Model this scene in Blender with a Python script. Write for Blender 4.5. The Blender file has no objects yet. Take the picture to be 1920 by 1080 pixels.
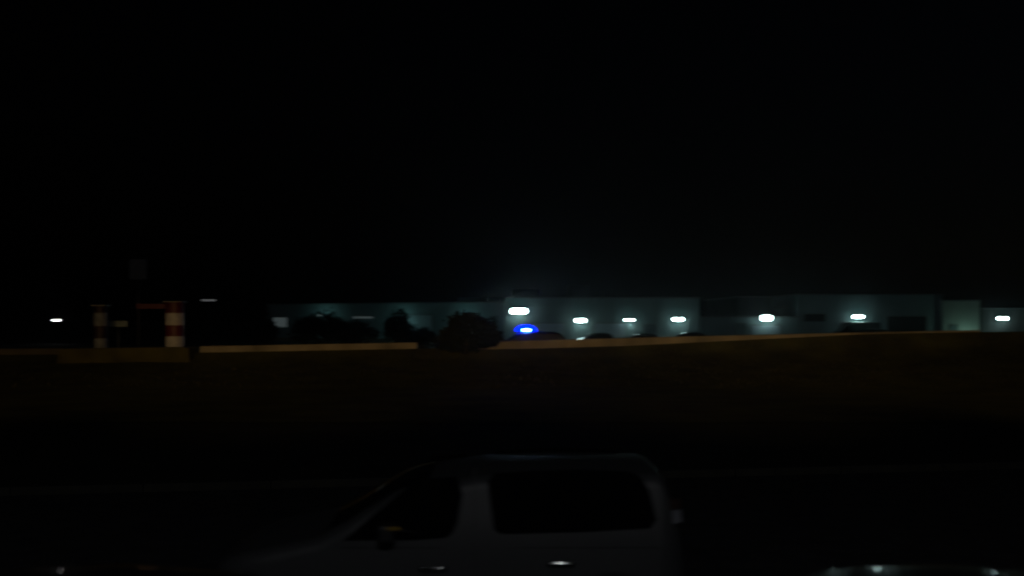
import bpy, bmesh, math, random
from mathutils import Vector
random.seed(7)
scene = bpy.context.scene
COL = scene.collection
R = math.radians

# ------------------------------------------------------------------ camera
cam_d = bpy.data.cameras.new('camera'); cam = bpy.data.objects.new('camera', cam_d); COL.objects.link(cam)
cam.location = (0, 0, 2.8); cam.rotation_euler = (R(90), 0, 0)
cam_d.sensor_width = 36; cam_d.lens = 36 * 2060 / 1920; cam_d.shift_y = 60 / 1920
cam_d.clip_start = 0.1; cam_d.clip_end = 4000
cam_d.dof.use_dof = True; cam_d.dof.focus_distance = 20
cam_d.dof.aperture_fstop = .85; cam_d.dof.aperture_ratio = 0.34
scene.camera = cam
# ------------------------------------------------------------------ world, moon, exposure
w = bpy.data.worlds.new('World'); scene.world = w; w.use_nodes = True
nt = w.node_tree; bg = nt.nodes['Background']
sky = nt.nodes.new('ShaderNodeTexSky'); sky.sky_type = 'NISHITA'; sky.sun_disc = False
MOON_EL, MOON_AZ = R(24), R(205)      # weak cool light from behind the camera, a little to the left
sky.sun_elevation = R(-4); sky.sun_rotation = R(75); sky.ozone_density = 1.5; sky.dust_density = 2
nt.links.new(sky.outputs['Color'], bg.inputs['Color']); bg.inputs['Strength'].default_value = 0.014
sd = bpy.data.lights.new('moon', 'SUN'); so = bpy.data.objects.new('moon', sd); COL.objects.link(so)
sd.energy = 0.009; sd.angle = R(0.5); sd.color = (0.86, 0.95, 1.0)
d_ = Vector((math.sin(MOON_AZ) * math.cos(MOON_EL), math.cos(MOON_AZ) * math.cos(MOON_EL), math.sin(MOON_EL)))
so.rotation_euler = d_.to_track_quat('Z', 'Y').to_euler()
scene.view_settings.view_transform = 'Standard'; scene.view_settings.look = 'None'
scene.view_settings.exposure = 0; scene.view_settings.gamma = 1

F = 2060.0
def WX(px, d): return (px - 960) * d / F            # metres to the side, d metres away
def WZ(py, d): return 2.8 + (600 - py) * d / F      # metres above the parking ground

# ------------------------------------------------------------------ materials
def mat(name, col, rough=0.7, metal=0.0, coat=0.0, var=0.0, scale=4.0, bump=0.0, emis=None, estr=0.0, wave=None):
    m = bpy.data.materials.new(name); m.use_nodes = True
    n = m.node_tree; b = n.nodes['Principled BSDF']
    b.inputs['Base Color'].default_value = (*col, 1)
    b.inputs['Roughness'].default_value = rough; b.inputs['Metallic'].default_value = metal
    b.inputs['Coat Weight'].default_value = coat; b.inputs['Coat Roughness'].default_value = 0.04
    if var > 0 or bump > 0:
        tc = n.nodes.new('ShaderNodeTexCoord'); nz = n.nodes.new('ShaderNodeTexNoise')
        nz.inputs['Scale'].default_value = scale; nz.inputs['Detail'].default_value = 8
        n.links.new(tc.outputs['Object'], nz.inputs['Vector'])
        if var > 0:
            cr = n.nodes.new('ShaderNodeValToRGB'); cr.color_ramp.elements[0].position = 0.3; cr.color_ramp.elements[1].position = 0.7
            cr.color_ramp.elements[0].color = (*[c * (1 - var) for c in col], 1)
            cr.color_ramp.elements[1].color = (*[min(1, c * (1 + var)) for c in col], 1)
            n.links.new(nz.outputs['Fac'], cr.inputs['Fac']); n.links.new(cr.outputs['Color'], b.inputs['Base Color'])
        if bump > 0:
            bp = n.nodes.new('ShaderNodeBump'); bp.inputs['Strength'].default_value = bump; bp.inputs['Distance'].default_value = 0.03
            src = nz.outputs['Fac']
            if wave:
                wv = n.nodes.new('ShaderNodeTexWave'); wv.inputs['Scale'].default_value = wave
                n.links.new(tc.outputs['Object'], wv.inputs['Vector']); src = wv.outputs['Fac']
            n.links.new(src, bp.inputs['Height']); n.links.new(bp.outputs['Normal'], b.inputs['Normal'])
    if emis:
        b.inputs['Emission Color'].default_value = (*emis, 1); b.inputs['Emission Strength'].default_value = estr
    return m
M = {
 'asphalt': mat('asphalt', (.045, .045, .047), .85, var=.35, scale=2.5, bump=.3),
 'soil': mat('soil', (.028, .028, .008), .95, var=.5, scale=.8, bump=.6),
 'bank': mat('bank_grass', (.054, .053, .0075), .95, var=.6, scale=.5, bump=.8),
 'grass': mat('grass_blade', (.062, .052, .01), .8, var=.4, scale=.7),
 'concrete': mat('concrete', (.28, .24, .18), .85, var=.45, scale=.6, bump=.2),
 'dimconcrete': mat('dim_concrete', (.12, .1, .07), .9, var=.4, scale=.5, bump=.3),  # darker concrete: weaker light at the far left put into the colour
 'kerbstone': mat('kerbstone', (.055, .052, .04), .9, var=.3, scale=2, bump=.3),
 'dusty': mat('dusty_glass', (.006, .006, .007), .5),
 'amber': mat('amber_lens', (.3, .2, .04), .15, coat=1, var=.05, scale=9),
 'plinth': mat('sandy_concrete', (.085, .072, .018), .95, var=.4, scale=.9, bump=.4),
 'wall_a': mat('pale_panel', (.34, .42, .43), .6, var=.12, scale=.25, bump=.25, wave=1.6),
 'wall_b': mat('grey_panel', (.38, .47, .49), .6, var=.15, scale=.3, bump=.25, wave=1.6),
 'wall_c': mat('dark_panel', (.16, .17, .17), .7, var=.2, scale=.4, bump=.2, wave=2.2),
 'render': mat('render_wall', (.55, .58, .54), .85, var=.1, scale=.6, bump=.15),
 'trim': mat('trim', (.3, .29, .28), .5, var=.1, scale=2),
 'roofing': mat('roofing', (.12, .12, .12), .8, var=.2, scale=1),
 'door': mat('door_or_lit_patch', (.6, .66, .72), .45, var=.06, scale=1, bump=.3, wave=5),
 'greydoor': mat('grey_door', (.2, .24, .25), .6, var=.15, scale=1),
 'darkdoor': mat('dark_door', (.03, .03, .035), .6, var=.2, scale=1),
 'metal': mat('galvanised', (.35, .36, .37), .4, .6, var=.15, scale=6),
 'darkmetal': mat('dark_metal', (.05, .05, .055), .5, .3, var=.2, scale=6),
 'lens': mat('lamp_lens', (.9, 1, 1), .3, emis=(.7, 1, .97), estr=32),
 'lens_warmless': mat('lamp_lens_white', (1, 1, 1), .3, emis=(1, .99, .97), estr=9),
 'lens_dim': mat('lamp_lens_dim', (.7, .7, .72), .3, emis=(.8, .82, .85), estr=.12),
 'lens_sod': mat('lamp_lens_sodium', (1, .8, .5), .3, emis=(1, .62, .25), estr=2),
 'leaf': mat('leaf', (.014, .019, .009), .7, var=.5, scale=3),
 'bark': mat('bark', (.05, .038, .028), .9, var=.4, scale=9, bump=.5),
 'red': mat('red_paint', (.085, .004, .005), .55, var=.25, scale=5),
 'white': mat('white_paint', (.46, .44, .45), .55, var=.18, scale=4),
 'whitedirty': mat('darker_white_paint', (.18, .19, .22), .6, var=.3, scale=4),  # darker copies of both post paints, for the fainter left post
 'reddirty': mat('darker_red_paint', (.02, .004, .004), .6, var=.3, scale=4),
 'sign': mat('sign_back', (.17, .22, .26), .5, .0, var=.2, scale=3),
 'van': mat('van_paint', (.06, .062, .066), .5, .0, coat=0, var=.04, scale=2),
 'darkpaint': mat('dark_car_paint', (.02, .02, .024), .28, .0, coat=.6, var=.1, scale=2),
 'greypaint': mat('grey_car_paint', (.1, .1, .105), .3, .1, coat=1, var=.1, scale=2),
 'policepaint': mat('police_paint', (.008, .008, .012), .5, .0, coat=.2, var=.05, scale=2),
 'glass': mat('dark_glass', (.004, .004, .005), .06, .0),
 'rubber': mat('rubber', (.02, .02, .02), .8, var=.3, scale=20),
 'plastic': mat('black_plastic', (.02, .02, .022), .5, var=.2, scale=10),
 'chrome': mat('chrome', (.8, .82, .82), .12, 1.0, var=.02, scale=10),
 'tail': mat('tail_red', (.07, .04, .035), .15, coat=1, var=.1, scale=10),
 'tailclear': mat('tail_clear', (.3, .31, .35), .15, coat=1, var=.05, scale=10),
 'headl': mat('headlamp', (.5, .52, .55), .1, coat=1, var=.05, scale=10),
 'blue': mat('blue_beacon', (.0, .02, .8), .2, emis=(.0, .008, 1), estr=6),
 'bluecore': mat('blue_beacon_core', (.5, .9, 1), .2, emis=(.16, .62, 1), estr=26),
 'window_and_streak': mat('lit_window_and_streak', (.5, .55, .55), .3, emis=(.62, .78, .8), estr=.055),
}

# ------------------------------------------------------------------ helpers
def ob(name, bm, m, parent=None, smooth=False, bevel=0, loc=None):
    me = bpy.data.meshes.new(name)
    bmesh.ops.recalc_face_normals(bm, faces=bm.faces)
    bm.to_mesh(me); bm.free()
    if smooth:
        for p in me.polygons: p.use_smooth = True
    for mm in (m if isinstance(m, (list, tuple)) else [m]): me.materials.append(M[mm])
    o = bpy.data.objects.new(name, me); COL.objects.link(o)
    if parent: o.parent = parent
    if loc: o.location = loc
    if bevel:
        b = o.modifiers.new('bevel', 'BEVEL'); b.width = bevel; b.segments = 2; b.limit_method = 'ANGLE'
    return o
def thing(name, label, cat, loc=(0, 0, 0), rz=0, group=None):
    o = bpy.data.objects.new(name, None); COL.objects.link(o); o.empty_display_size = .3
    o.location = loc; o.rotation_euler = (0, 0, rz); o['label'] = label; o['category'] = cat
    if group: o['group'] = group
    return o
def tag(o, label, cat, group=None):
    o['label'] = label; o['category'] = cat
    if group: o['group'] = group
    return o
def struct(o, kind='structure'): o['kind'] = kind; return o
def kids(o): return [c for c in bpy.data.objects if c.parent == o]
def dup(root, loc, rz, label, group=None):
    def cp(o, par):
        c = o.copy(); COL.objects.link(c); c.parent = par
        for k in kids(o): cp(k, c)
        return c
    r = cp(root, None); r.location = loc; r.rotation_euler = (0, 0, rz); r['label'] = label
    if group: r['group'] = group
    return r
def box(bm, x0, x1, y0, y1, z0, z1):
    v = [bm.verts.new(p) for p in ((x0,y0,z0),(x1,y0,z0),(x1,y1,z0),(x0,y1,z0),(x0,y0,z1),(x1,y0,z1),(x1,y1,z1),(x0,y1,z1))]
    for f in ((0,3,2,1),(4,5,6,7),(0,1,5,4),(1,2,6,5),(2,3,7,6),(3,0,4,7)): bm.faces.new([v[i] for i in f])
    return bm
def boxbm(*a): return box(bmesh.new(), *a)
def tube(bm, p, q, r0, r1, n=10):
    p, q = Vector(p), Vector(q); d = (q - p).normalized()
    a = d.orthogonal().normalized(); b = d.cross(a); A, B = [], []
    for i in range(n):
        t = 2 * math.pi * i / n; u = a * math.cos(t) + b * math.sin(t)
        A.append(bm.verts.new(p + u * r0)); B.append(bm.verts.new(q + u * r1))
    for i in range(n): bm.faces.new((A[i], A[(i+1) % n], B[(i+1) % n], B[i]))
    bm.faces.new(A[::-1]); bm.faces.new(B)
    return bm
def prism(bm, pts, y0, y1):     # polygon in x,z pushed along y
    a = [bm.verts.new((x, y0, z)) for x, z in pts]; b = [bm.verts.new((x, y1, z)) for x, z in pts]; n = len(pts)
    bm.faces.new(a); bm.faces.new(b[::-1])
    for i in range(n): bm.faces.new((a[i], a[(i+1) % n], b[(i+1) % n], b[i]))
    return bm
def grid(xs, ys, zf):
    bm = bmesh.new(); V = [[bm.verts.new((x, y, zf(x, y))) for y in ys] for x in xs]
    for i in range(len(xs) - 1):
        for j in range(len(ys) - 1): bm.faces.new((V[i][j], V[i+1][j], V[i+1][j+1], V[i][j+1]))
    return bm
def frange(a, b, n): return [a + (b - a) * i / n for i in range(n + 1)]

# ------------------------------------------------------------------ ground, roads, embankment
CR = [(-60, 1.1), (-24.2, 1.31), (-14.4, 1.45), (-6.2, 1.6), (1.1, 1.72), (6.8, 1.88), (12.4, 2.01), (20.8, 2.2), (24.6, 2.27), (60, 2.6)]
def crest(x):
    if x <= CR[0][0]: return CR[0][1]
    for (a, p), (b, q) in zip(CR, CR[1:]):
        if x <= b: return p + (q - p) * (x - a) / (b - a)
    return CR[-1][1]
def lip(x):                                      # how far the concrete edge stands proud of the bank
    return .33 if x < -3 else (.42 if x < 6 else max(.10, .42 - (x - 6) * .026))
def hump(x, y): return .06 * math.sin(x * .9 + y) + .05 * math.sin(x * 2.3 + 1.7 * y)
def bank_z(x, y):
    top = crest(x) - lip(x)
    t = min(1, max(0, (y - 44) / (57.6 - 44)))
    return top * (.5 * t + .5 * t ** 14) + hump(x, y) * math.sin(math.pi * t)
struct(ob('ground', grid([-1500, -300, 0, 300, 1500], [-300, 0, 21, 46, 300, 3000], lambda x, y: -.02), 'soil'))
def kerb_y(x): return 18.95 + .18 * x
bm = bmesh.new(); bm.faces.new([bm.verts.new(p) for p in ((-60, -60, .004), (60, -60, .004), (60, kerb_y(60) - .03, .004), (-60, kerb_y(-60) - .03, .004))])
struct(ob('parking_road', bm, 'asphalt'))
o = grid(frange(-90, 90, 240), frange(30, 57.7, 90), bank_z)
struct(ob('embankment', o, 'bank', smooth=True))
struct(ob('upper_road', grid(frange(-90, 90, 30), [57.95, 60, 68, 76], lambda x, y: (crest(x) - .78) if y < 70 else .0), 'asphalt'))
struct(ob('yard', grid([-90, 0, 90], [76.5, 170], lambda x, y: .24), 'asphalt'))
bm = bmesh.new()                                  # kerb of the lower road
for i in range(60):
    xa = -60 + 2 * i; ya = kerb_y(xa)
    v = []
    for xx in (xa + .01, xa + 1.99):
        yy = kerb_y(xx)
        v.append([bm.verts.new((xx, yy, -.02)), bm.verts.new((xx, yy, .13)), bm.verts.new((xx, yy + .14, .13)), bm.verts.new((xx, yy + .14, -.02))])
    for k in range(3): bm.faces.new((v[0][k], v[0][k+1], v[1][k+1], v[1][k]))
    bm.faces.new(v[0][::-1]); bm.faces.new(v[1])
tag(ob('kerb', bm, 'kerbstone'), 'low concrete kerb along the far side of the road behind the grey van', 'kerb')
# concrete edge along the crest
def edge_wall(x0, x1, label, name='concrete_barrier', m='concrete'):
    bm = bmesh.new(); n = max(2, int((x1 - x0) / 1.2)); prev = None
    for i in range(n + 1):
        x = x0 + (x1 - x0) * i / n; z = crest(x)
        ring = [bm.verts.new(p) for p in ((x, 57.7, z - .9), (x, 57.73, z - .03), (x, 57.76, z), (x, 57.9, z), (x, 57.93, z - .03), (x, 57.94, z - .9))]
        if prev:
            for k in range(6): bm.faces.new((prev[k], prev[(k+1) % 6], ring[(k+1) % 6], ring[k]))
        else: bm.faces.new(ring)
        prev = ring
    bm.faces.new(prev[::-1])
    return tag(ob(name, bm, m), label, 'barrier', 'concrete barriers along the crest of the bank')
edge_wall(-40, -23.6, 'dim low concrete barrier at the far left, left of the striped posts', m='dimconcrete')
edge_wall(-16.4, -5.0, 'low concrete barrier between the striped post and the dark bush on the bank')
edge_wall(-2.0, 24.6, 'long warm lit concrete barrier right of the bush, in front of the police car')
# sandy plinth under the striped posts
bm = bmesh.new(); prism(bm, [(-23.5, .1), (-23.3, 1.27), (-22.9, 1.33), (-17.1, 1.41), (-16.6, 1.36), (-16.45, .1)], 56.4, 58.2)
tag(ob('concrete_plinth', bm, 'plinth', bevel=.05), 'low sandy yellow concrete plinth under the two striped posts', 'plinth')
# dry grass on the bank
bm = bmesh.new(); rg = random.Random(3)
for i in range(9000):
    x = rg.uniform(-34, 34); y = rg.uniform(44.5, 57.5) if i % 3 else rg.uniform(56.6, 57.6)
    z = bank_z(x, y) - .03; h = rg.uniform(.06, .2); a = rg.uniform(0, 3.14); ww = .018
    p = Vector((x, y, z)); u = Vector((math.cos(a), math.sin(a), 0)) * ww
    tip = p + Vector((rg.uniform(-.06, .06), rg.uniform(-.06, .06), h))
    bm.faces.new([bm.verts.new(p - u), bm.verts.new(p + u), bm.verts.new(tip)])
g = ob('bank_grass', bm, 'grass'); g['kind'] = 'stuff'; g['label'] = 'short dry grass on the bank'; g['category'] = 'grass'

# ------------------------------------------------------------------ warehouses
def warehouse(name, label, px0, px1, d0, d1, ztop, wall, depth=22, trimmat='trim', z0=.24, cat='warehouse', group='industrial buildings beyond the road'):
    xa, xb = WX(px0, d0), WX(px1, d1)
    L = math.hypot(xb - xa, d1 - d0); t = thing(name, label, cat, (xa, d0, z0), math.atan2(d1 - d0, xb - xa), group)
    H = ztop - z0
    ob('wall', boxbm(0, L, 0, depth, 0, H - .14), wall, t)
    bm = bmesh.new(); box(bm, -.08, L + .08, -.08, .22, H - .138, H)
    box(bm, -.08, .22, .222, depth, H - .138, H); box(bm, L - .22, L + .08, .222, depth, H - .138, H)
    ob('parapet', bm, trimmat, t)
    ob('roof', boxbm(.25, L - .25, .25, depth - .1, H - .136, H - .06), 'roofing', t)
    ob('base_course', boxbm(.02, L - .02, -.05, -.003, 0, .5), 'concrete', t)
    t['_L'] = L
    return t
def opening(t, name, x0, x1, z0, z1, m, frame=True):
    p = ob(name, boxbm(x0, x1, -.06, -.004, z0, z1), m, t)
    if frame:
        bm = bmesh.new(); f = .07
        box(bm, x0 - f, x0, -.09, -.005, z0, z1); box(bm, x1, x1 + f, -.09, -.005, z0, z1); box(bm, x0 - f, x1 + f, -.09, -.005, z1, z1 + f)
        ob('frame', bm, 'trim', p)
    return p
w1 = warehouse('warehouse', 'long low grey warehouse behind the dark bushes left of the brightest lamp', 500, 946, 131, 113.5, 4.72, 'wall_b')
s1 = w1['_L'] / 446.0
def lx(px): return (px - 500) * s1
opening(w1, 'window', lx(515), lx(544), 1.75, 2.85, 'window_and_streak')
opening(w1, 'window', lx(678), lx(716), 2.75, 2.95, 'window_and_streak')  # glowing strip in place of a roof reflection streak, not a real pane
opening(w1, 'door_or_lit_patch', lx(758), lx(824), .02, 3.1, 'door')  # paler panel: a lit stretch of wall put into its colour
opening(w1, 'door', lx(860), lx(882), .02, 2.2, 'darkdoor')
rb = ob('roof_block', boxbm(lx(858), lx(906), 1.2, 5, 4.35, 4.95), 'wall_a', w1)
w2 = warehouse('warehouse', 'pale square warehouse with three lamps on its wall, behind the police car', 947, 1312, 112, 112, 5.14, 'wall_a')
opening(w2, 'door_or_lit_patch', 2.6, 6.0, .02, 2.2, 'door'); opening(w2, 'door_or_lit_patch', 9.2, 12.2, .02, 2.2, 'door'); opening(w2, 'door', 14.2, 15.3, .02, 2.1, 'greydoor')
bm = bmesh.new(); box(bm, .8, 3.6, 6, 8, 5.01, 5.9); ob('roof_unit', bm, 'wall_c', w2, bevel=.06)
bm = bmesh.new(); box(bm, 6.8, 8.9, 6, 8, 5.01, 6.3); ob('roof_unit', bm, 'wall_c', w2, bevel=.06)
for k in range(1, 9): ob('panel_joint', boxbm(k * 2.2 - .03, k * 2.2 + .03, -.035, -.003, .505, 4.7), 'trim', w2)
w3 = warehouse('warehouse', 'low pale building whose flat top is level with the lamp, between the two taller warehouses', 1313.5, 1497, 113.5, 113.5, 3.2, 'wall_b', depth=8)
opening(w3, 'door', 3.6, 4.6, .02, 2.2, 'greydoor'); opening(w3, 'door_or_lit_patch', 5.2, 8.2, .02, 2.0, 'door')
w3b = warehouse('warehouse', 'dark set back warehouse rising behind the low pale building', 1385, 1493, 125, 125, 5.5, 'wall_c')
w4 = warehouse('warehouse', 'dim grey warehouse with one lamp and a dark window, right of the low building', 1494, 1766, 113.9, 113.9, 5.5, 'wall_b')
opening(w4, 'window', .8, 2.9, 2.4, 3.15, 'darkdoor'); opening(w4, 'door_or_lit_patch', 4.6, 8.2, .02, 2.3, 'darkdoor'); opening(w4, 'door_or_lit_patch', 9.4, 13.4, .02, 2.9, 'darkdoor')
w5 = warehouse('warehouse', 'narrow pale green block lit from below, between the dim warehouse and the rightmost building', 1768, 1837, 113.4, 113.4, 4.88, 'render', depth=14)
opening(w5, 'door', .7, 1.5, .02, 2.0, 'greydoor')
w6 = warehouse('warehouse', 'rightmost low building with one lamp, cut by the right edge of the picture', 1840, 1990, 114, 114, 4.05, 'wall_c', depth=14)
opening(w6, 'door', 4.8, 5.8, .02, 2.1, 'darkdoor')

# ------------------------------------------------------------------ wall lamps
def capsule(bm, w_, h, y0, y1, n=8):
    r = h / 2; pts = []
    for i in range(n + 1):
        a = -math.pi/2 + math.pi * i / n; pts.append((w_/2 - r + r * math.cos(a), r * math.sin(a)))
    for i in range(n + 1):
        a = math.pi/2 + math.pi * i / n; pts.append((-w_/2 + r + r * math.cos(a), r * math.sin(a)))
    return prism(bm, pts, y0, y1)
def wall_lamp(px, py, d, w_, h, label, energy, lens='lens', bright=None, size=.25, reach=.55):
    t = thing('wall_lamp', label, 'lamp', (WX(px, d), d, WZ(py, d)), 0, 'lamps on the industrial buildings')
    bm = bmesh.new(); capsule(bm, w_ + .08, h + .08, -.16, -.004); ob('housing', bm, 'darkmetal', t)
    bm = bmesh.new(); capsule(bm, w_, h, -.24, -.165); ob('lens', bm, lens, t, bevel=.02)
    bm = bmesh.new(); box(bm, -w_/2 - .04, w_/2 + .04, -.2, -.02, h/2 + .045, h/2 + .075); ob('hood', bm, 'darkmetal', t)
    if energy:
        l = bpy.data.lights.new('lamp_light', 'POINT'); l.energy = energy * .78; l.color = (.42, 1, .95); l.shadow_soft_size = size
        lo = bpy.data.objects.new('lamp_light', l); COL.objects.link(lo); lo.parent = t; lo.location = (0, -reach, -.1)
    return t
wall_lamp(973, 583.5, 111.9, 1.6, .55, 'brightest and widest white lamp, high above the police car', 12)
wall_lamp(1088, 601, 111.9, 1.0, .36, 'leftmost of the three smaller lamps on the pale square warehouse', 8)
wall_lamp(1180, 600, 111.9, .9, .18, 'thinnest white wall lamp, in the middle of the three on the pale square warehouse', 6)
wall_lamp(1271, 599, 111.9, 1.0, .32, 'white wall lamp near the right corner of the pale square warehouse', 8)
wall_lamp(1436.5, 596.5, 113.4, 1.05, .55, 'thick oval white lamp at the top edge of the low pale building', 11)
wall_lamp(1608, 594, 113.8, 1.0, .3, 'single white lamp on the dim grey warehouse', 10)
wall_lamp(1878.5, 597, 113.9, 1.0, .28, 'rightmost white wall lamp, on the low building at the right edge', 6)
# unseen lamps behind the bushes; the outer ones are added to wash the long warehouse
for px, py, e in ((600, 592, 12), (745, 602, 15), (862, 600, 14)):
    d = 131 - (px - 500) * 17.5 / 446 - .35
    wall_lamp(px, py, d, .5, .12, {600: 'added small hooded lamp hidden behind the leftmost bush', 745: 'small hooded lamp behind the round bush', 862: 'added small hooded lamp behind the bush on the bank'}[px], e, lens='lens_dim', reach=1.9)
# uplight at the foot of the narrow pale block
t = thing('ground_floodlight', 'small floodlight on the ground below the narrow pale green block', 'floodlight', (WX(1822, 111.9), 111.9, .24))
ob('housing', boxbm(-.2, .2, -.12, .12, .12, .38), 'darkmetal', t, bevel=.02); ob('bracket', boxbm(-.24, .24, -.04, .04, 0, .11), 'metal', t)
l = bpy.data.lights.new('flood_light', 'POINT'); l.energy = 26; l.color = (.5, 1, .8); l.shadow_soft_size = .15
lo = bpy.data.objects.new('flood_light', l); COL.objects.link(lo); lo.parent = t; lo.location = (0, 0, .7)

# ------------------------------------------------------------------ street lamps far left
def post_lamp(px, py, d, label, lens, w_, h, energy=0, z0=.24):
    z = WZ(py, d); t = thing('street_lamp', label, 'street lamp', (WX(px, d), d, z0), 0)
    H = z - z0
    bm = bmesh.new(); tube(bm, (0, .35, 0), (0, .35, H + .12), .07, .05); tube(bm, (0, .36, H + .1), (0, -.2, H + .16), .035, .03); ob('pole', bm, 'darkmetal', t, smooth=True)
    bm = bmesh.new(); capsule(bm, w_ + .1, h + .1, -.2, .1); ob('lamp_head', bm, 'darkmetal', t, loc=(0, 0, H))
    bm = bmesh.new(); capsule(bm, w_, h, -.24, -.205); ob('lens', bm, lens, t, loc=(0, 0, H))
    return t
post_lamp(107, 600.3, 120, 'small bright white lamp on a dark pole at the far left', 'lens_warmless', .85, .1)
post_lamp(392, 563, 120, 'dim grey street lamp head high above the right striped post', 'lens_dim', 1.5, .14)
bm = bmesh.new()
t = thing('roof_pipe', 'short grey metal duct above the thick oval lamp', 'duct', (WX(1466, 113.6), 114.2, 3.2))
tube(bm, (-.7, 0, .95), (.7, 0, .95), .09, .09); ob('duct', bm, 'metal', t, smooth=True)
for q in (-.5, .5): ob('support', tube(bmesh.new(), (q, 0, 0), (q, 0, .9), .05, .05), 'darkmetal', t, smooth=True)

# ------------------------------------------------------------------ striped posts, signs
def striped_post(x, y, z0, ztop, w_, bands, label, arm=False):
    t = thing('striped_post', label, 'post', (x, y, z0), 0, 'red and white striped posts')
    H = ztop - z0; zs = 0
    for i, (a, b, c) in enumerate(bands):
        bm = bmesh.new(); prism(bm, [(w_/2*math.cos(k*math.pi/8), w_/2*math.sin(k*math.pi/8)) for k in range(16)], 0, (b - a) * H)
        o = ob(c.replace('dirty', '') + '_band', bm, c, t, smooth=False, loc=(0, 0, a * H)); o.rotation_euler = (R(90), 0, 0); o.location.z = b * H
        o.rotation_euler = (R(-90), 0, 0); o.location.z = a * H + (b - a) * H
    if arm:
        bm = boxbm(-2.0, -w_/2 - .004, -.09, .09, H - .34, H - .06); ob('arm', bm, 'red', t, bevel=.02)
    ob('cap', boxbm(-w_/2 - .04, w_/2 + .04, -w_/2 - .04, w_/2 + .04, H, H + .06), 'trim', t, bevel=.02)
    return t
P = 57.2
striped_post(WX(328, P), P, 1.39, WZ(567, P), .95, [(0, .24, 'white'), (.242, .49, 'red'), (.492, .76, 'white'), (.762, 1, 'red')],
             'brighter thick red and white striped post with a red arm, right of the pair', arm=True)
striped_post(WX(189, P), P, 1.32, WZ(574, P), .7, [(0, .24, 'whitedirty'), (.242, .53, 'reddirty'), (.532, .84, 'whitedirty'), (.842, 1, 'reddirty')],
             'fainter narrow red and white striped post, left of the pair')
def plate_sign(px, py, d, w_, h, z0, label, m='sign'):
    t = thing('road_sign', label, 'sign', (WX(px, d), d, z0)); H = WZ(py, d) - z0
    ob('plate', boxbm(-w_/2, w_/2, -.03, 0, H - h/2, H + h/2), m, t, bevel=.01)
    bm = bmesh.new(); tube(bm, (0, .045, 0), (0, .045, H + h/2 - .05), .04, .04); ob('pole', bm, 'darkmetal', t, smooth=True)
    ob('bracket', boxbm(-w_/3, w_/3, .002, .03, H - .04, H + .04), 'darkmetal', t)
    return t
plate_sign(221, 607, 58.6, 1.0, .32, .5, 'small grey plate on a thin pole beside the fainter striped post')
plate_sign(259, 505, 60.5, .95, 1.1, .5, 'very faint square sign plate on a tall pole above and between the striped posts', m='white')

# ------------------------------------------------------------------ bushes
def bush(px, d, wpx, ytop, z0, label, n=3200, seed=1, name='bush'):
    rr = random.Random(seed); x = WX(px, d); Wd = wpx * d / F; H = WZ(ytop, d) - z0
    t = thing(name, label, 'bush', (x, d, z0), 0, 'dark bushes in front of the long warehouse')
    bm = bmesh.new()
    for k in range(5):
        a = rr.uniform(0, 6.28); q = Vector((math.cos(a) * Wd * .22, math.sin(a) * .5, H * rr.uniform(.55, .75)))
        m1 = q * .5 + Vector((rr.uniform(-.1, .1), 0, .1)); tube(bm, (math.cos(a) * .08, math.sin(a) * .08, -.1), m1, .07, .05, 6); tube(bm, m1, q, .05, .02, 6)
    ob('stem', bm, 'bark', t, smooth=True)
    bm = bmesh.new(); lobes = []
    for k in range(11):
        u = rr.uniform(-1, 1)
        lobes.append((u * Wd * .32, rr.uniform(-.45, .45), H * (.3 + .42 * rr.random() * (1 - .4 * abs(u))), Wd * rr.uniform(.13, .22), H * rr.uniform(.16, .3)))
    lobes.append((0, 0, H * .72, Wd * .24, H * .28)); lobes.append((0, 0, H * .25, Wd * .4, H * .28))
    for i in range(n):
        cx, cy, cz, rx, rz = rr.choice(lobes)
        v = Vector((rr.gauss(0, 1), rr.gauss(0, 1), rr.gauss(0, 1))).normalized() * rr.uniform(.05, 1.0) ** .4
        p = Vector((cx + v.x * rx, cy + v.y * .7, max(.02, cz + v.z * rz)))
        if p.z > H * 1.04: continue
        s = rr.uniform(.09, .19); a = Vector((rr.gauss(0, 1), rr.gauss(0, 1), rr.gauss(0, 1))).normalized(); b = a.orthogonal().normalized()
        if i % 9 == 0: p.x += v.x * .3 * rx; p.z += abs(v.z) * .3 * rz
        bm.faces.new([bm.verts.new(p + a * s), bm.verts.new(p + b * s * .55), bm.verts.new(p - a * s), bm.verts.new(p - b * s * .55)])
    ob('foliage', bm, 'leaf', t)
    return t
bush(498, 96, 46, 578, .24, 'narrow dark bush at the left end of the long warehouse, left of its lit window', 1500, 2)
bush(607, 96, 135, 582, .24, 'widest dark bush in front of the long warehouse, right of its lit window', 5200, 3)
bush(672, 98, 84, 598, .24, 'low dark bush between the widest bush and the round bush', 2600, 4)
bush(747, 95, 66, 574, .24, 'round dark bush left of the pale lit wall patch', 2800, 5)
bush(792, 97, 70, 612, .24, 'lowest dark bush, under the pale lit wall patch', 1800, 8)
bush(873, 56.9, 150, 583, 1.15, 'large dark bush on the bank covering the gap between the two barriers', 7000, 6)
bush(920, 94, 50, 592, .24, 'dark bush below the brightest lamp, left of the police car', 1500, 9)

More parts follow.
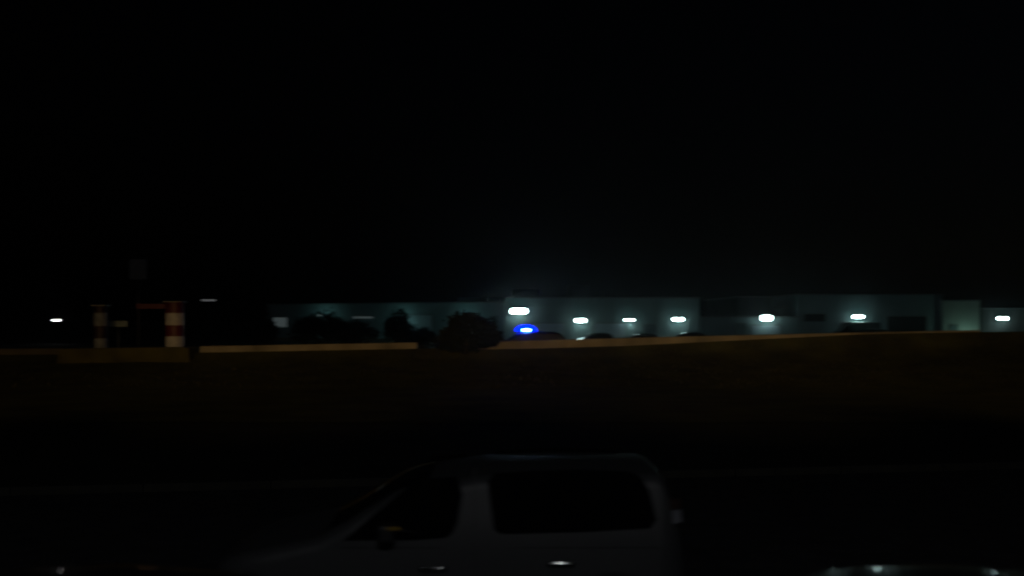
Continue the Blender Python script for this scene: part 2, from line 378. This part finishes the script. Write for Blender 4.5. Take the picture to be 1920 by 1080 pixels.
# ------------------------------------------------------------------ cars
def lerp_prof(pts, x):
    if x <= pts[0][0]: return pts[0][1]
    for (xa, za), (xb, zb) in zip(pts, pts[1:]):
        if x <= xb:
            t = (x - xa) / (xb - xa); return za + (zb - za) * t
    return pts[-1][1]
def smooth_prof(pts, x, k=.05):
    return sum(lerp_prof(pts, x + k * s) for s in (-2, -1, 0, 1, 2)) / 5
def make_car(name, label, cat, spec, group=None):
    """nose towards -x, body centred on y=0, wheels on z=0"""
    top, W, belt = spec['top'], spec['w'], spec['belt']; x0, x1 = top[0][0], top[-1][0]
    wheels = spec['wheels']; wr = spec.get('wr', .31); lean = spec.get('lean', .27)
    t = thing(name, label, cat, (0, 0, 0), 0, group)
    def zt(x): return smooth_prof(top, x, spec.get('k', .04))
    def plan(x):
        e = x - x0 if x - x0 < x1 - x else (x1 - x) * spec.get('square', 1); return 1 if e > .5 else .72 + .28 * math.sqrt(max(0, 1 - (1 - e / .5) ** 2))
    def hw(x, z):
        h = W / 2 * plan(x)
        if z > belt: h -= (z - belt) * lean
        if z < .55: h -= (.55 - z) * .12
        return h + (.012 * math.sin(max(0, min(1, (z - .35) / .6)) * math.pi))
    def zb(x):
        z = .22
        for wx in wheels:
            dx = abs(x - wx)
            if dx < wr + .06: z = max(z, wr + math.sqrt((wr + .06) ** 2 - dx * dx))
        return z
    n = spec.get('n', 96); bm = bmesh.new(); prev = None; first = None
    for i in range(n + 1):
        x = x0 + (x1 - x0) * i / n; T = zt(x); B = min(zb(x), T - .2); r = min(.11, (T - B) * .3)
        side = [(hw(x, B + (T - r - B) * f), B + (T - r - B) * f) for f in (0, .12, .25, .4, .55, .7, .82, .92, 1)]
        hy = side[-1][0]
        for a in (25, 50, 75): side.append((hy - r * (1 - math.cos(R(a))), T - r + r * math.sin(R(a))))
        inner = hy - r
        cr = spec.get('crown', .05) * (1 if T > belt + .1 else .6)
        for f in (1, .9, .8, .7, .6, .5, .4, .3, .2, .1): side.append((inner * f, T + cr * (1 - f * f)))
        ring = [(-y, z) for y, z in side] + [(0, T + cr)] + [(y, z) for y, z in reversed(side)]
        vs = [bm.verts.new((x, y, z)) for y, z in ring]
        if prev:
            for k in range(len(vs) - 1): bm.faces.new((prev[k], prev[k+1], vs[k+1], vs[k]))
            bm.faces.new((prev[-1], prev[0], vs[0], vs[-1]))
        else: bm.faces.new(vs)
        prev = vs
    bm.faces.new(prev[::-1])
    ob('body', bm, spec['paint'], t, smooth=True)
    def side_panel(nm, pts, m, off=.008, s=-1, par=None):
        """a pane that follows the curved flank; its outline is a polygon in x, z"""
        xa, xb = min(p[0] for p in pts) + 1e-4, max(p[0] for p in pts) - 1e-4; N = 26; K = 7; cols = []
        bm = bmesh.new()
        for i in range(N + 1):
            x = xa + (xb - xa) * i / N; zs = []
            for (x1_, z1_), (x2_, z2_) in zip(pts, pts[1:] + pts[:1]):
                if (x1_ - x) * (x2_ - x) < 0: zs.append(z1_ + (z2_ - z1_) * (x - x1_) / (x2_ - x1_))
            lo_, hi_ = min(zs), max(zs)
            cols.append([bm.verts.new((x, s * (hw(x, z) + off), z)) for z in [lo_ + (hi_ - lo_) * k / K for k in range(K + 1)]])
        for i in range(N):
            for k in range(K): bm.faces.new((cols[i][k], cols[i+1][k], cols[i+1][k+1], cols[i][k+1]))
        return ob(nm, bm, m, par or t, smooth=True)
    for s in (-1, 1):
        for poly in spec['windows']: side_panel('side_window', poly, spec.get('glass', 'glass'), s=s)
    def top_panel(nm, xa, xb, m, inset=.1):
        bm = bmesh.new(); V = []
        for i in range(9):
            x = xa + (xb - xa) * i / 8; T = zt(x); h = hw(x, T) - inset
            V.append([bm.verts.new((x, h * f, T + .05 * (1 - f * f) * 1.0 + .012)) for f in (-1, -.6, -.2, .2, .6, 1)])
        for i in range(8):
            for j in range(5): bm.faces.new((V[i][j], V[i+1][j], V[i+1][j+1], V[i][j+1]))
        return ob(nm, bm, m, t, smooth=True)
    top_panel('windscreen', *spec['ws'], spec.get('glass', 'glass'))
    if 'rw' in spec:
        if spec.get('box_rear'):
            za, zb2 = spec['rw']; bm = bmesh.new(); V = []
            for i in range(5):
                z = za + (zb2 - za) * i / 4
                xr = max(x for x in [x0 + (x1 - x0) * k / 400 for k in range(401)] if zt(x) >= z) + .012
                h = hw(xr - .35, z) * .80
                V.append([bm.verts.new((xr, h * f, z)) for f in (-1, 0, 1)])
            for i in range(4):
                for j in range(2): bm.faces.new((V[i][j], V[i+1][j], V[i+1][j+1], V[i][j+1]))
            ob('rear_window', bm, 'glass', t, smooth=True)
        else: top_panel('rear_window', *spec['rw'], spec.get('glass', 'glass'))
    for wx in wheels:
        for s in (-1, 1):
            yc = s * (W / 2 - .12)
            bm = bmesh.new(); tube(bm, (0, -.1, 0), (0, .1, 0), wr, wr, 28); wo = ob('wheel', bm, 'rubber', t, smooth=False, bevel=.02, loc=(wx, yc, wr))
            bm = bmesh.new(); tube(bm, (0, s * .095, 0), (0, s * .112, 0), wr * .64, wr * .58, 20); ob('rim', bm, 'metal', wo)
    for s in (-1, 1):
        mx, mz = spec['mirror']; y = s * (hw(mx, mz) + .1)
        bm = bmesh.new(); box(bm, mx - .07, mx + .07, y - .1, y + .09, mz - .07, mz + .08); ob('side_mirror', bm, spec.get('mirror_m', spec['paint']), t, bevel=.03)
        for hx, hz in spec['handles']:
            yy = s * (hw(hx, hz)); bm = bmesh.new(); N = 10; pv = None
            for i in range(N + 1):
                u = -1 + 2 * i / N; xx = hx + .12 * u; bulge = .02 + .006 * (1 - u * u)
                rg_ = [bm.verts.new((xx, yy + s * (bulge + .009 * math.cos(q * math.pi / 8)) - s * (.03 if abs(u) > .95 else 0), hz + .022 * math.sin(q * math.pi / 8))) for q in range(16)]
                if pv:
                    for k in range(16): bm.faces.new((pv[k], pv[(k+1) % 16], rg_[(k+1) % 16], rg_[k]))
                else: bm.faces.new(rg_)
                pv = rg_
            bm.faces.new(pv[::-1]); ob('door_handle', bm, spec.get('handle_m', 'plastic'), t, smooth=True)
        zr = spec['tail']; pts = [(x1 - spec.get('tl', .13), zr[0]), (x1 - .03, zr[0]), (x1 - .03 - spec.get('tls', .02), zr[1]), (x1 - spec.get('tl', .13), zr[1])]
        side_panel('tail_light', pts, 'tail', .014, s)
        if 'tail2' in spec:
            za, zc = spec['tail2']; side_panel('reversing_light', [(x1 - spec['tl'] + .02, za), (x1 - .035, za), (x1 - .05, zc), (x1 - spec['tl'] + .02, zc)], 'tailclear', .016, s)
        hz = spec['head']; side_panel('headlight', [(x0 + .03, hz), (x0 + .3, hz + .02), (x0 + .34, hz + .12), (x0 + .08, hz + .1)], 'headl', .012, s)
        ym = s * (W / 2 - .012)
    bm = boxbm(x1 - .06, x1 + .06, -W * .36, W * .36, .3, .52); ob('rear_bumper', bm, 'plastic', t, bevel=.03)
    bm = boxbm(x0 - .06, x0 + .06, -W * .34, W * .34, .3, .5); ob('front_bumper', bm, 'plastic', t, bevel=.03)
    t['_hw'] = 0
    return t, hw, zt, side_panel

# pale van in the foreground: near flank about 9 m away
VD = 9.0; VW = 1.72
def vx(px): return (px - 960) * VD / F
def vz(py): return WZ(py, VD)
van_top = [(vx(392), .70), (vx(402), .80), (vx(450), .88), (vx(588), 1.0), (vx(645), 1.13), (vx(742), 1.385), (vx(815), 1.455), (vx(900), 1.51), (vx(1060), 1.53), (vx(1236), 1.52),
           (vx(1253), 1.46), (vx(1266), 1.22), (vx(1276), 1.1), (vx(1286), .92), (vx(1292), .55)]
def P_(*a): return [(vx(x), vz(y)) for x, y in a]
spec_van = dict(top=van_top, w=VW, belt=1.05, lean=.18, k=.012, crown=.03, n=150, paint='van', square=2.2, wheels=(vx(590), vx(1150)), wr=.3,
    windows=[P_((645, 1013), (700, 966), (760, 918), (792, 900), (864, 896), (866, 930), (861, 975), (848, 1000), (836, 1008), (780, 1012)),
             P_((924, 890), (1000, 885), (1088, 883), (1180, 886), (1205, 896), (1222, 930), (1232, 975), (1226, 990), (1100, 997), (940, 1001), (924, 992), (915, 960), (914, 905))],
    ws=(vx(610), vx(800)), rw=(1.14, 1.46), box_rear=True, mirror=(vx(728), 1.07), handles=[(vx(1052), vz(1057)), (vx(812), vz(1066))], handle_m='chrome', mirror_m='plastic',
    tail=(vz(957), vz(938)), tail2=(vz(983), vz(959)), tl=.15, tls=.02, head=.48)
van, hwv, ztv, spv = make_car('van', 'large grey van in the foreground with a long dark rear side window', 'van', spec_van)
van.location = (0, VD + VW / 2, 0)
for sgn in (-1, 1):
    for pa, pb, ya, yb in ((889, 891, 1120, 880), (1243, 1245, 1120, 900), (640, 1240, 1028, 1026)):
        spv('door_seam', P_((pa, ya), (pb, ya), (pb, yb), (pa, yb)), 'plastic', .002, sgn)
for c_ in kids(van):
    if c_.name.startswith('side_mirror') and c_.data.vertices[0].co.y < 0:
        y_ = min(v.co.y for v in c_.data.vertices); x_ = vx(742); ob('indicator', boxbm(x_ - .05, x_ + .06, y_ - .012, y_ - .001, vz(986), vz(979)), 'amber', c_, bevel=.004)
# ------- generic hatchback and saloon
hatch_top = [(-1.95, .6), (-1.93, .72), (-1.75, .82), (-.95, .95), (-.35, 1.32), (0.0, 1.41), (.6, 1.44), (1.35, 1.38), (1.6, 1.25), (1.85, 1.0), (1.93, .8), (1.95, .55)]
spec_hatch = dict(glass='dusty', top=hatch_top, w=1.7, belt=.95, paint='darkpaint', wheels=(-1.25, 1.2), wr=.3,
    windows=[[(-.72, .97), (-.3, 1.25), (-.02, 1.33), (.3, 1.34), (.3, .97)], [(.37, .97), (.37, 1.34), (1.05, 1.31), (1.45, 1.18), (1.5, .99)]],
    ws=(-.88, -.38), rw=(1.52, 1.82), mirror=(-.55, 1.0), handles=[(.2, .86), (1.1, .88)], tail=(.75, .93), head=.6, n=72)
sal_top = [(-2.3, .58), (-2.28, .7), (-2.1, .8), (-1.1, .93), (-.5, 1.3), (-.1, 1.42), (.5, 1.44), (1.0, 1.40), (1.6, 1.08), (1.75, 1.02), (2.2, .98), (2.27, .85), (2.3, .55)]
spec_sal = dict(glass='dusty', top=sal_top, w=1.78, belt=.95, paint='policepaint', wheels=(-1.4, 1.4), wr=.32,
    windows=[[(-.88, .97), (-.45, 1.24), (-.12, 1.34), (.2, 1.35), (.2, .97)], [(.27, .97), (.27, 1.35), (.8, 1.32), (1.35, 1.08), (1.4, .99)]],
    ws=(-1.03, -.52), rw=(1.05, 1.55), mirror=(-.7, 1.0), handles=[(.1, .86), (1.0, .88)], tail=(.75, .92), head=.58, n=84)
# police car on the upper road
pol_top = [(-2.4, .58), (-2.38, .75), (-2.2, .86), (-1.2, .97), (-.6, 1.33), (-.35, 1.42), (.5, 1.46), (1.5, 1.44), (1.8, 1.36), (2.15, 1.02), (2.3, .9), (2.33, .55)]
spec_pol = dict(spec_sal, top=pol_top, wheels=(-1.5, 1.45), ws=(-1.12, -.62), rw=(1.84, 2.1), k=.03,
    windows=[[(-.98, 1.0), (-.55, 1.26), (-.3, 1.35), (.2, 1.37), (.2, 1.0)], [(.28, 1.0), (.28, 1.37), (1.05, 1.36), (1.05, 1.0)], [(1.12, 1.0), (1.12, 1.36), (1.5, 1.34), (1.85, 1.08), (1.85, 1.0)]])
pol, hwp, ztp, spp = make_car('police_car', 'dark police car with a glowing blue light on its roof, half hidden behind the barrier', 'police car', spec_pol)
PX, PD = WX(990, 62.6), 62.6
pol.location = (PX, PD, WZ(622, 61.7) - 1.49); pol.rotation_euler = (0, 0, R(2))
lx_ = WX(986, 62.6) - PX
bar = ob('light_bar', boxbm(lx_ - .14, lx_ + .14, -.62, .62, 1.47, 1.51), 'plastic', pol, bevel=.015)
def dome(rx, ry, rz, z0, nm, m, par):
    bm = bmesh.new(); bmesh.ops.create_uvsphere(bm, u_segments=20, v_segments=12, radius=1)
    for v in bm.verts: v.co = Vector((v.co.x * rx + lx_, v.co.y * ry, max(0, v.co.z) * rz + z0))
    return ob(nm, bm, m, par, smooth=True)
dome(.62, .6, .38, 1.512, 'blue_lens_halo', 'blue', bar)  # dome made oversized, so the light's blue halo is part of its shape
bm = bmesh.new(); capsule(bm, .45, .14, -.66, -.61)
for v in bm.verts: v.co.x += lx_; v.co.z += 1.58
ob('blue_flash_unit', bm, 'bluecore', bar)
l = bpy.data.lights.new('blue_light', 'POINT'); l.energy = 30; l.color = (.01, .02, 1); l.shadow_soft_size = .1
lo = bpy.data.objects.new('blue_light', l); COL.objects.link(lo); lo.parent = pol; lo.location = (lx_, -.8, 1.62)
# cars parked in the yard below the lamps
hat, hwh, zth, sph = make_car('parked_car', 'dark parked car below the first wall lamp, nearest the police car', 'car', spec_hatch, 'dark cars parked in front of the warehouses')
hat.location = (WX(1112, 100), 100, .25 + (WZ(624, 100) - .25 - 1.46))
dz = lambda py, d: WZ(py, d) - 1.46
dup(hat, (WX(1198, 100.3), 100.3, dz(625, 100.3)), 0, 'dark parked car below the thinnest wall lamp, middle of three in a row')
dup(hat, (WX(1287, 100), 100, dz(622.5, 100)), R(2), 'dark parked car below the right corner of the pale square warehouse')
dup(hat, (WX(1628, 99), 99, dz(616.5, 99)), 0, 'dark parked car in front of the dim grey warehouse')
# dark panel van below the lamp of the dim warehouse
pv_top = [(-2.2, .6), (-2.18, .9), (-1.9, 1.05), (-1.45, 1.2), (-.9, 1.85), (-.6, 1.95), (2.1, 1.96), (2.2, 1.8), (2.24, .5)]
spec_pv = dict(glass='dusty', top=pv_top, w=1.85, belt=1.15, lean=.1, paint='darkpaint', wheels=(-1.4, 1.35), wr=.32, windows=[[(-1.25, 1.2), (-.85, 1.66), (-.2, 1.7), (-.2, 1.2)]],
    ws=(-1.38, -.95), mirror=(-1.1, 1.22), handles=[(-.3, 1.05), (.5, 1.05)], tail=(.9, 1.2), head=.8, n=72)
pv, _, _, _ = make_car('parked_van', 'dark parked panel van right under the lamp of the dim grey warehouse', 'van', spec_pv)
pv.location = (WX(1604, 105), 105, WZ(604, 105) - 2.0)
# two cars in the nearer lane, only their roofs reach into the picture
spec_n = dict(spec_hatch); spec_n['paint'] = 'darkpaint'; spec_n['k'] = .03
nr, _, _, _ = make_car('dark_car', 'dark car at the bottom right, only its roof in view', 'car', spec_sal | {'paint': 'darkpaint'})
nr.location = (1.95, 5.45, 0.0)
nl, _, _, _ = make_car('dark_car', 'dark car at the bottom left corner, only a faint strip of its roof in view', 'car', spec_hatch | {'paint': 'darkpaint'})
nl.location = (-2.8, 5.5, 0.0)

# ------------------------------------------------------------------ unseen sodium floodlight masts, added behind the camera to light the bank
def mast(x, y, h, tx, ty, tz, e, size, blend, label, col, name='added_floodlight_mast', lens='lens_sod', lip=.095, radius=.02, group='added warm floodlight masts lighting the bank'):
    t = thing(name, label, 'floodlight', (x, y, 0), 0, group)
    bm = bmesh.new(); tube(bm, (0, 0, 0), (0, 0, h), .11, .06, 12); ob('pole', bm, 'metal', t, smooth=True)
    rz = math.atan2(-(tx - x), ty - y); t.rotation_euler = (0, 0, rz)
    # full cut-off housing: open below and to the front, a lip in front stops light from going above the bank
    bm = bmesh.new(); box(bm, -.5, .5, .08, .1, h - .1, h + .3); box(bm, -.5, .5, .1, .9, h + .302, h + .33); box(bm, -.5, .5, .9, .92, h + .15 - lip, h + .33)
    ob('lamp_head', bm, 'darkmetal', t)
    ob('lens', boxbm(-.26, .26, .104, .12, h + .02, h + .26), lens, t)
    l = bpy.data.lights.new('mast_light', 'SPOT'); l.energy = e; l.color = col; l.spot_size = R(size); l.spot_blend = blend; l.shadow_soft_size = radius
    lo = bpy.data.objects.new('mast_light', l); COL.objects.link(lo); lo.parent = t; lo.location = (0, .3, h + .15)
    D = math.hypot(tx - x, ty - y); dr = Vector((0, D, tz - h)); lo.rotation_euler = dr.to_track_quat('-Z', 'Y').to_euler()
SOD = (1, .63, .23)
for mx, mtx, me, ml in ((-18, -18, 9000, 'far left'), (-6, -6.5, 9500, 'left centre'), (6, 6, 11000, 'right centre'), (18, 18.5, 13500, 'far right')):
    mast(mx, -8, 9, mtx, 58, 8.7, me, 33, 1, 'added warm floodlight mast behind the camera, ' + ml + ' of the row', SOD, lip=.05, radius=.012)
mast(.9, -5, 7.8, .2, 9, 1, 330, 60, .6, 'added white street lamp behind the camera', (.95, .97, 1), name='street_lamp', lens='lens_dim', lip=.02, group='added street lamps behind the camera')  # unseen lamp, added to light the van and its door handles

# ------------------------------------------------------------------ thin haze volume, added to imitate lens bloom around the lamps
hz = ob('haze', boxbm(-130, 130, -30, 200, -1, 40), 'soil'); hz['kind'] = 'stuff'; hz['label'] = 'thin haze added for the glow around the lamps'; hz['category'] = 'haze'
m = bpy.data.materials.new('haze'); m.use_nodes = True; n = m.node_tree; n.nodes.remove(n.nodes['Principled BSDF'])
pvn = n.nodes.new('ShaderNodeVolumePrincipled'); pvn.inputs['Color'].default_value = (.9, .95, 1, 1); pvn.inputs['Density'].default_value = .0005; pvn.inputs['Anisotropy'].default_value = .88
n.links.new(pvn.outputs['Volume'], n.nodes['Material Output'].inputs['Volume'])
hz.data.materials[0] = m
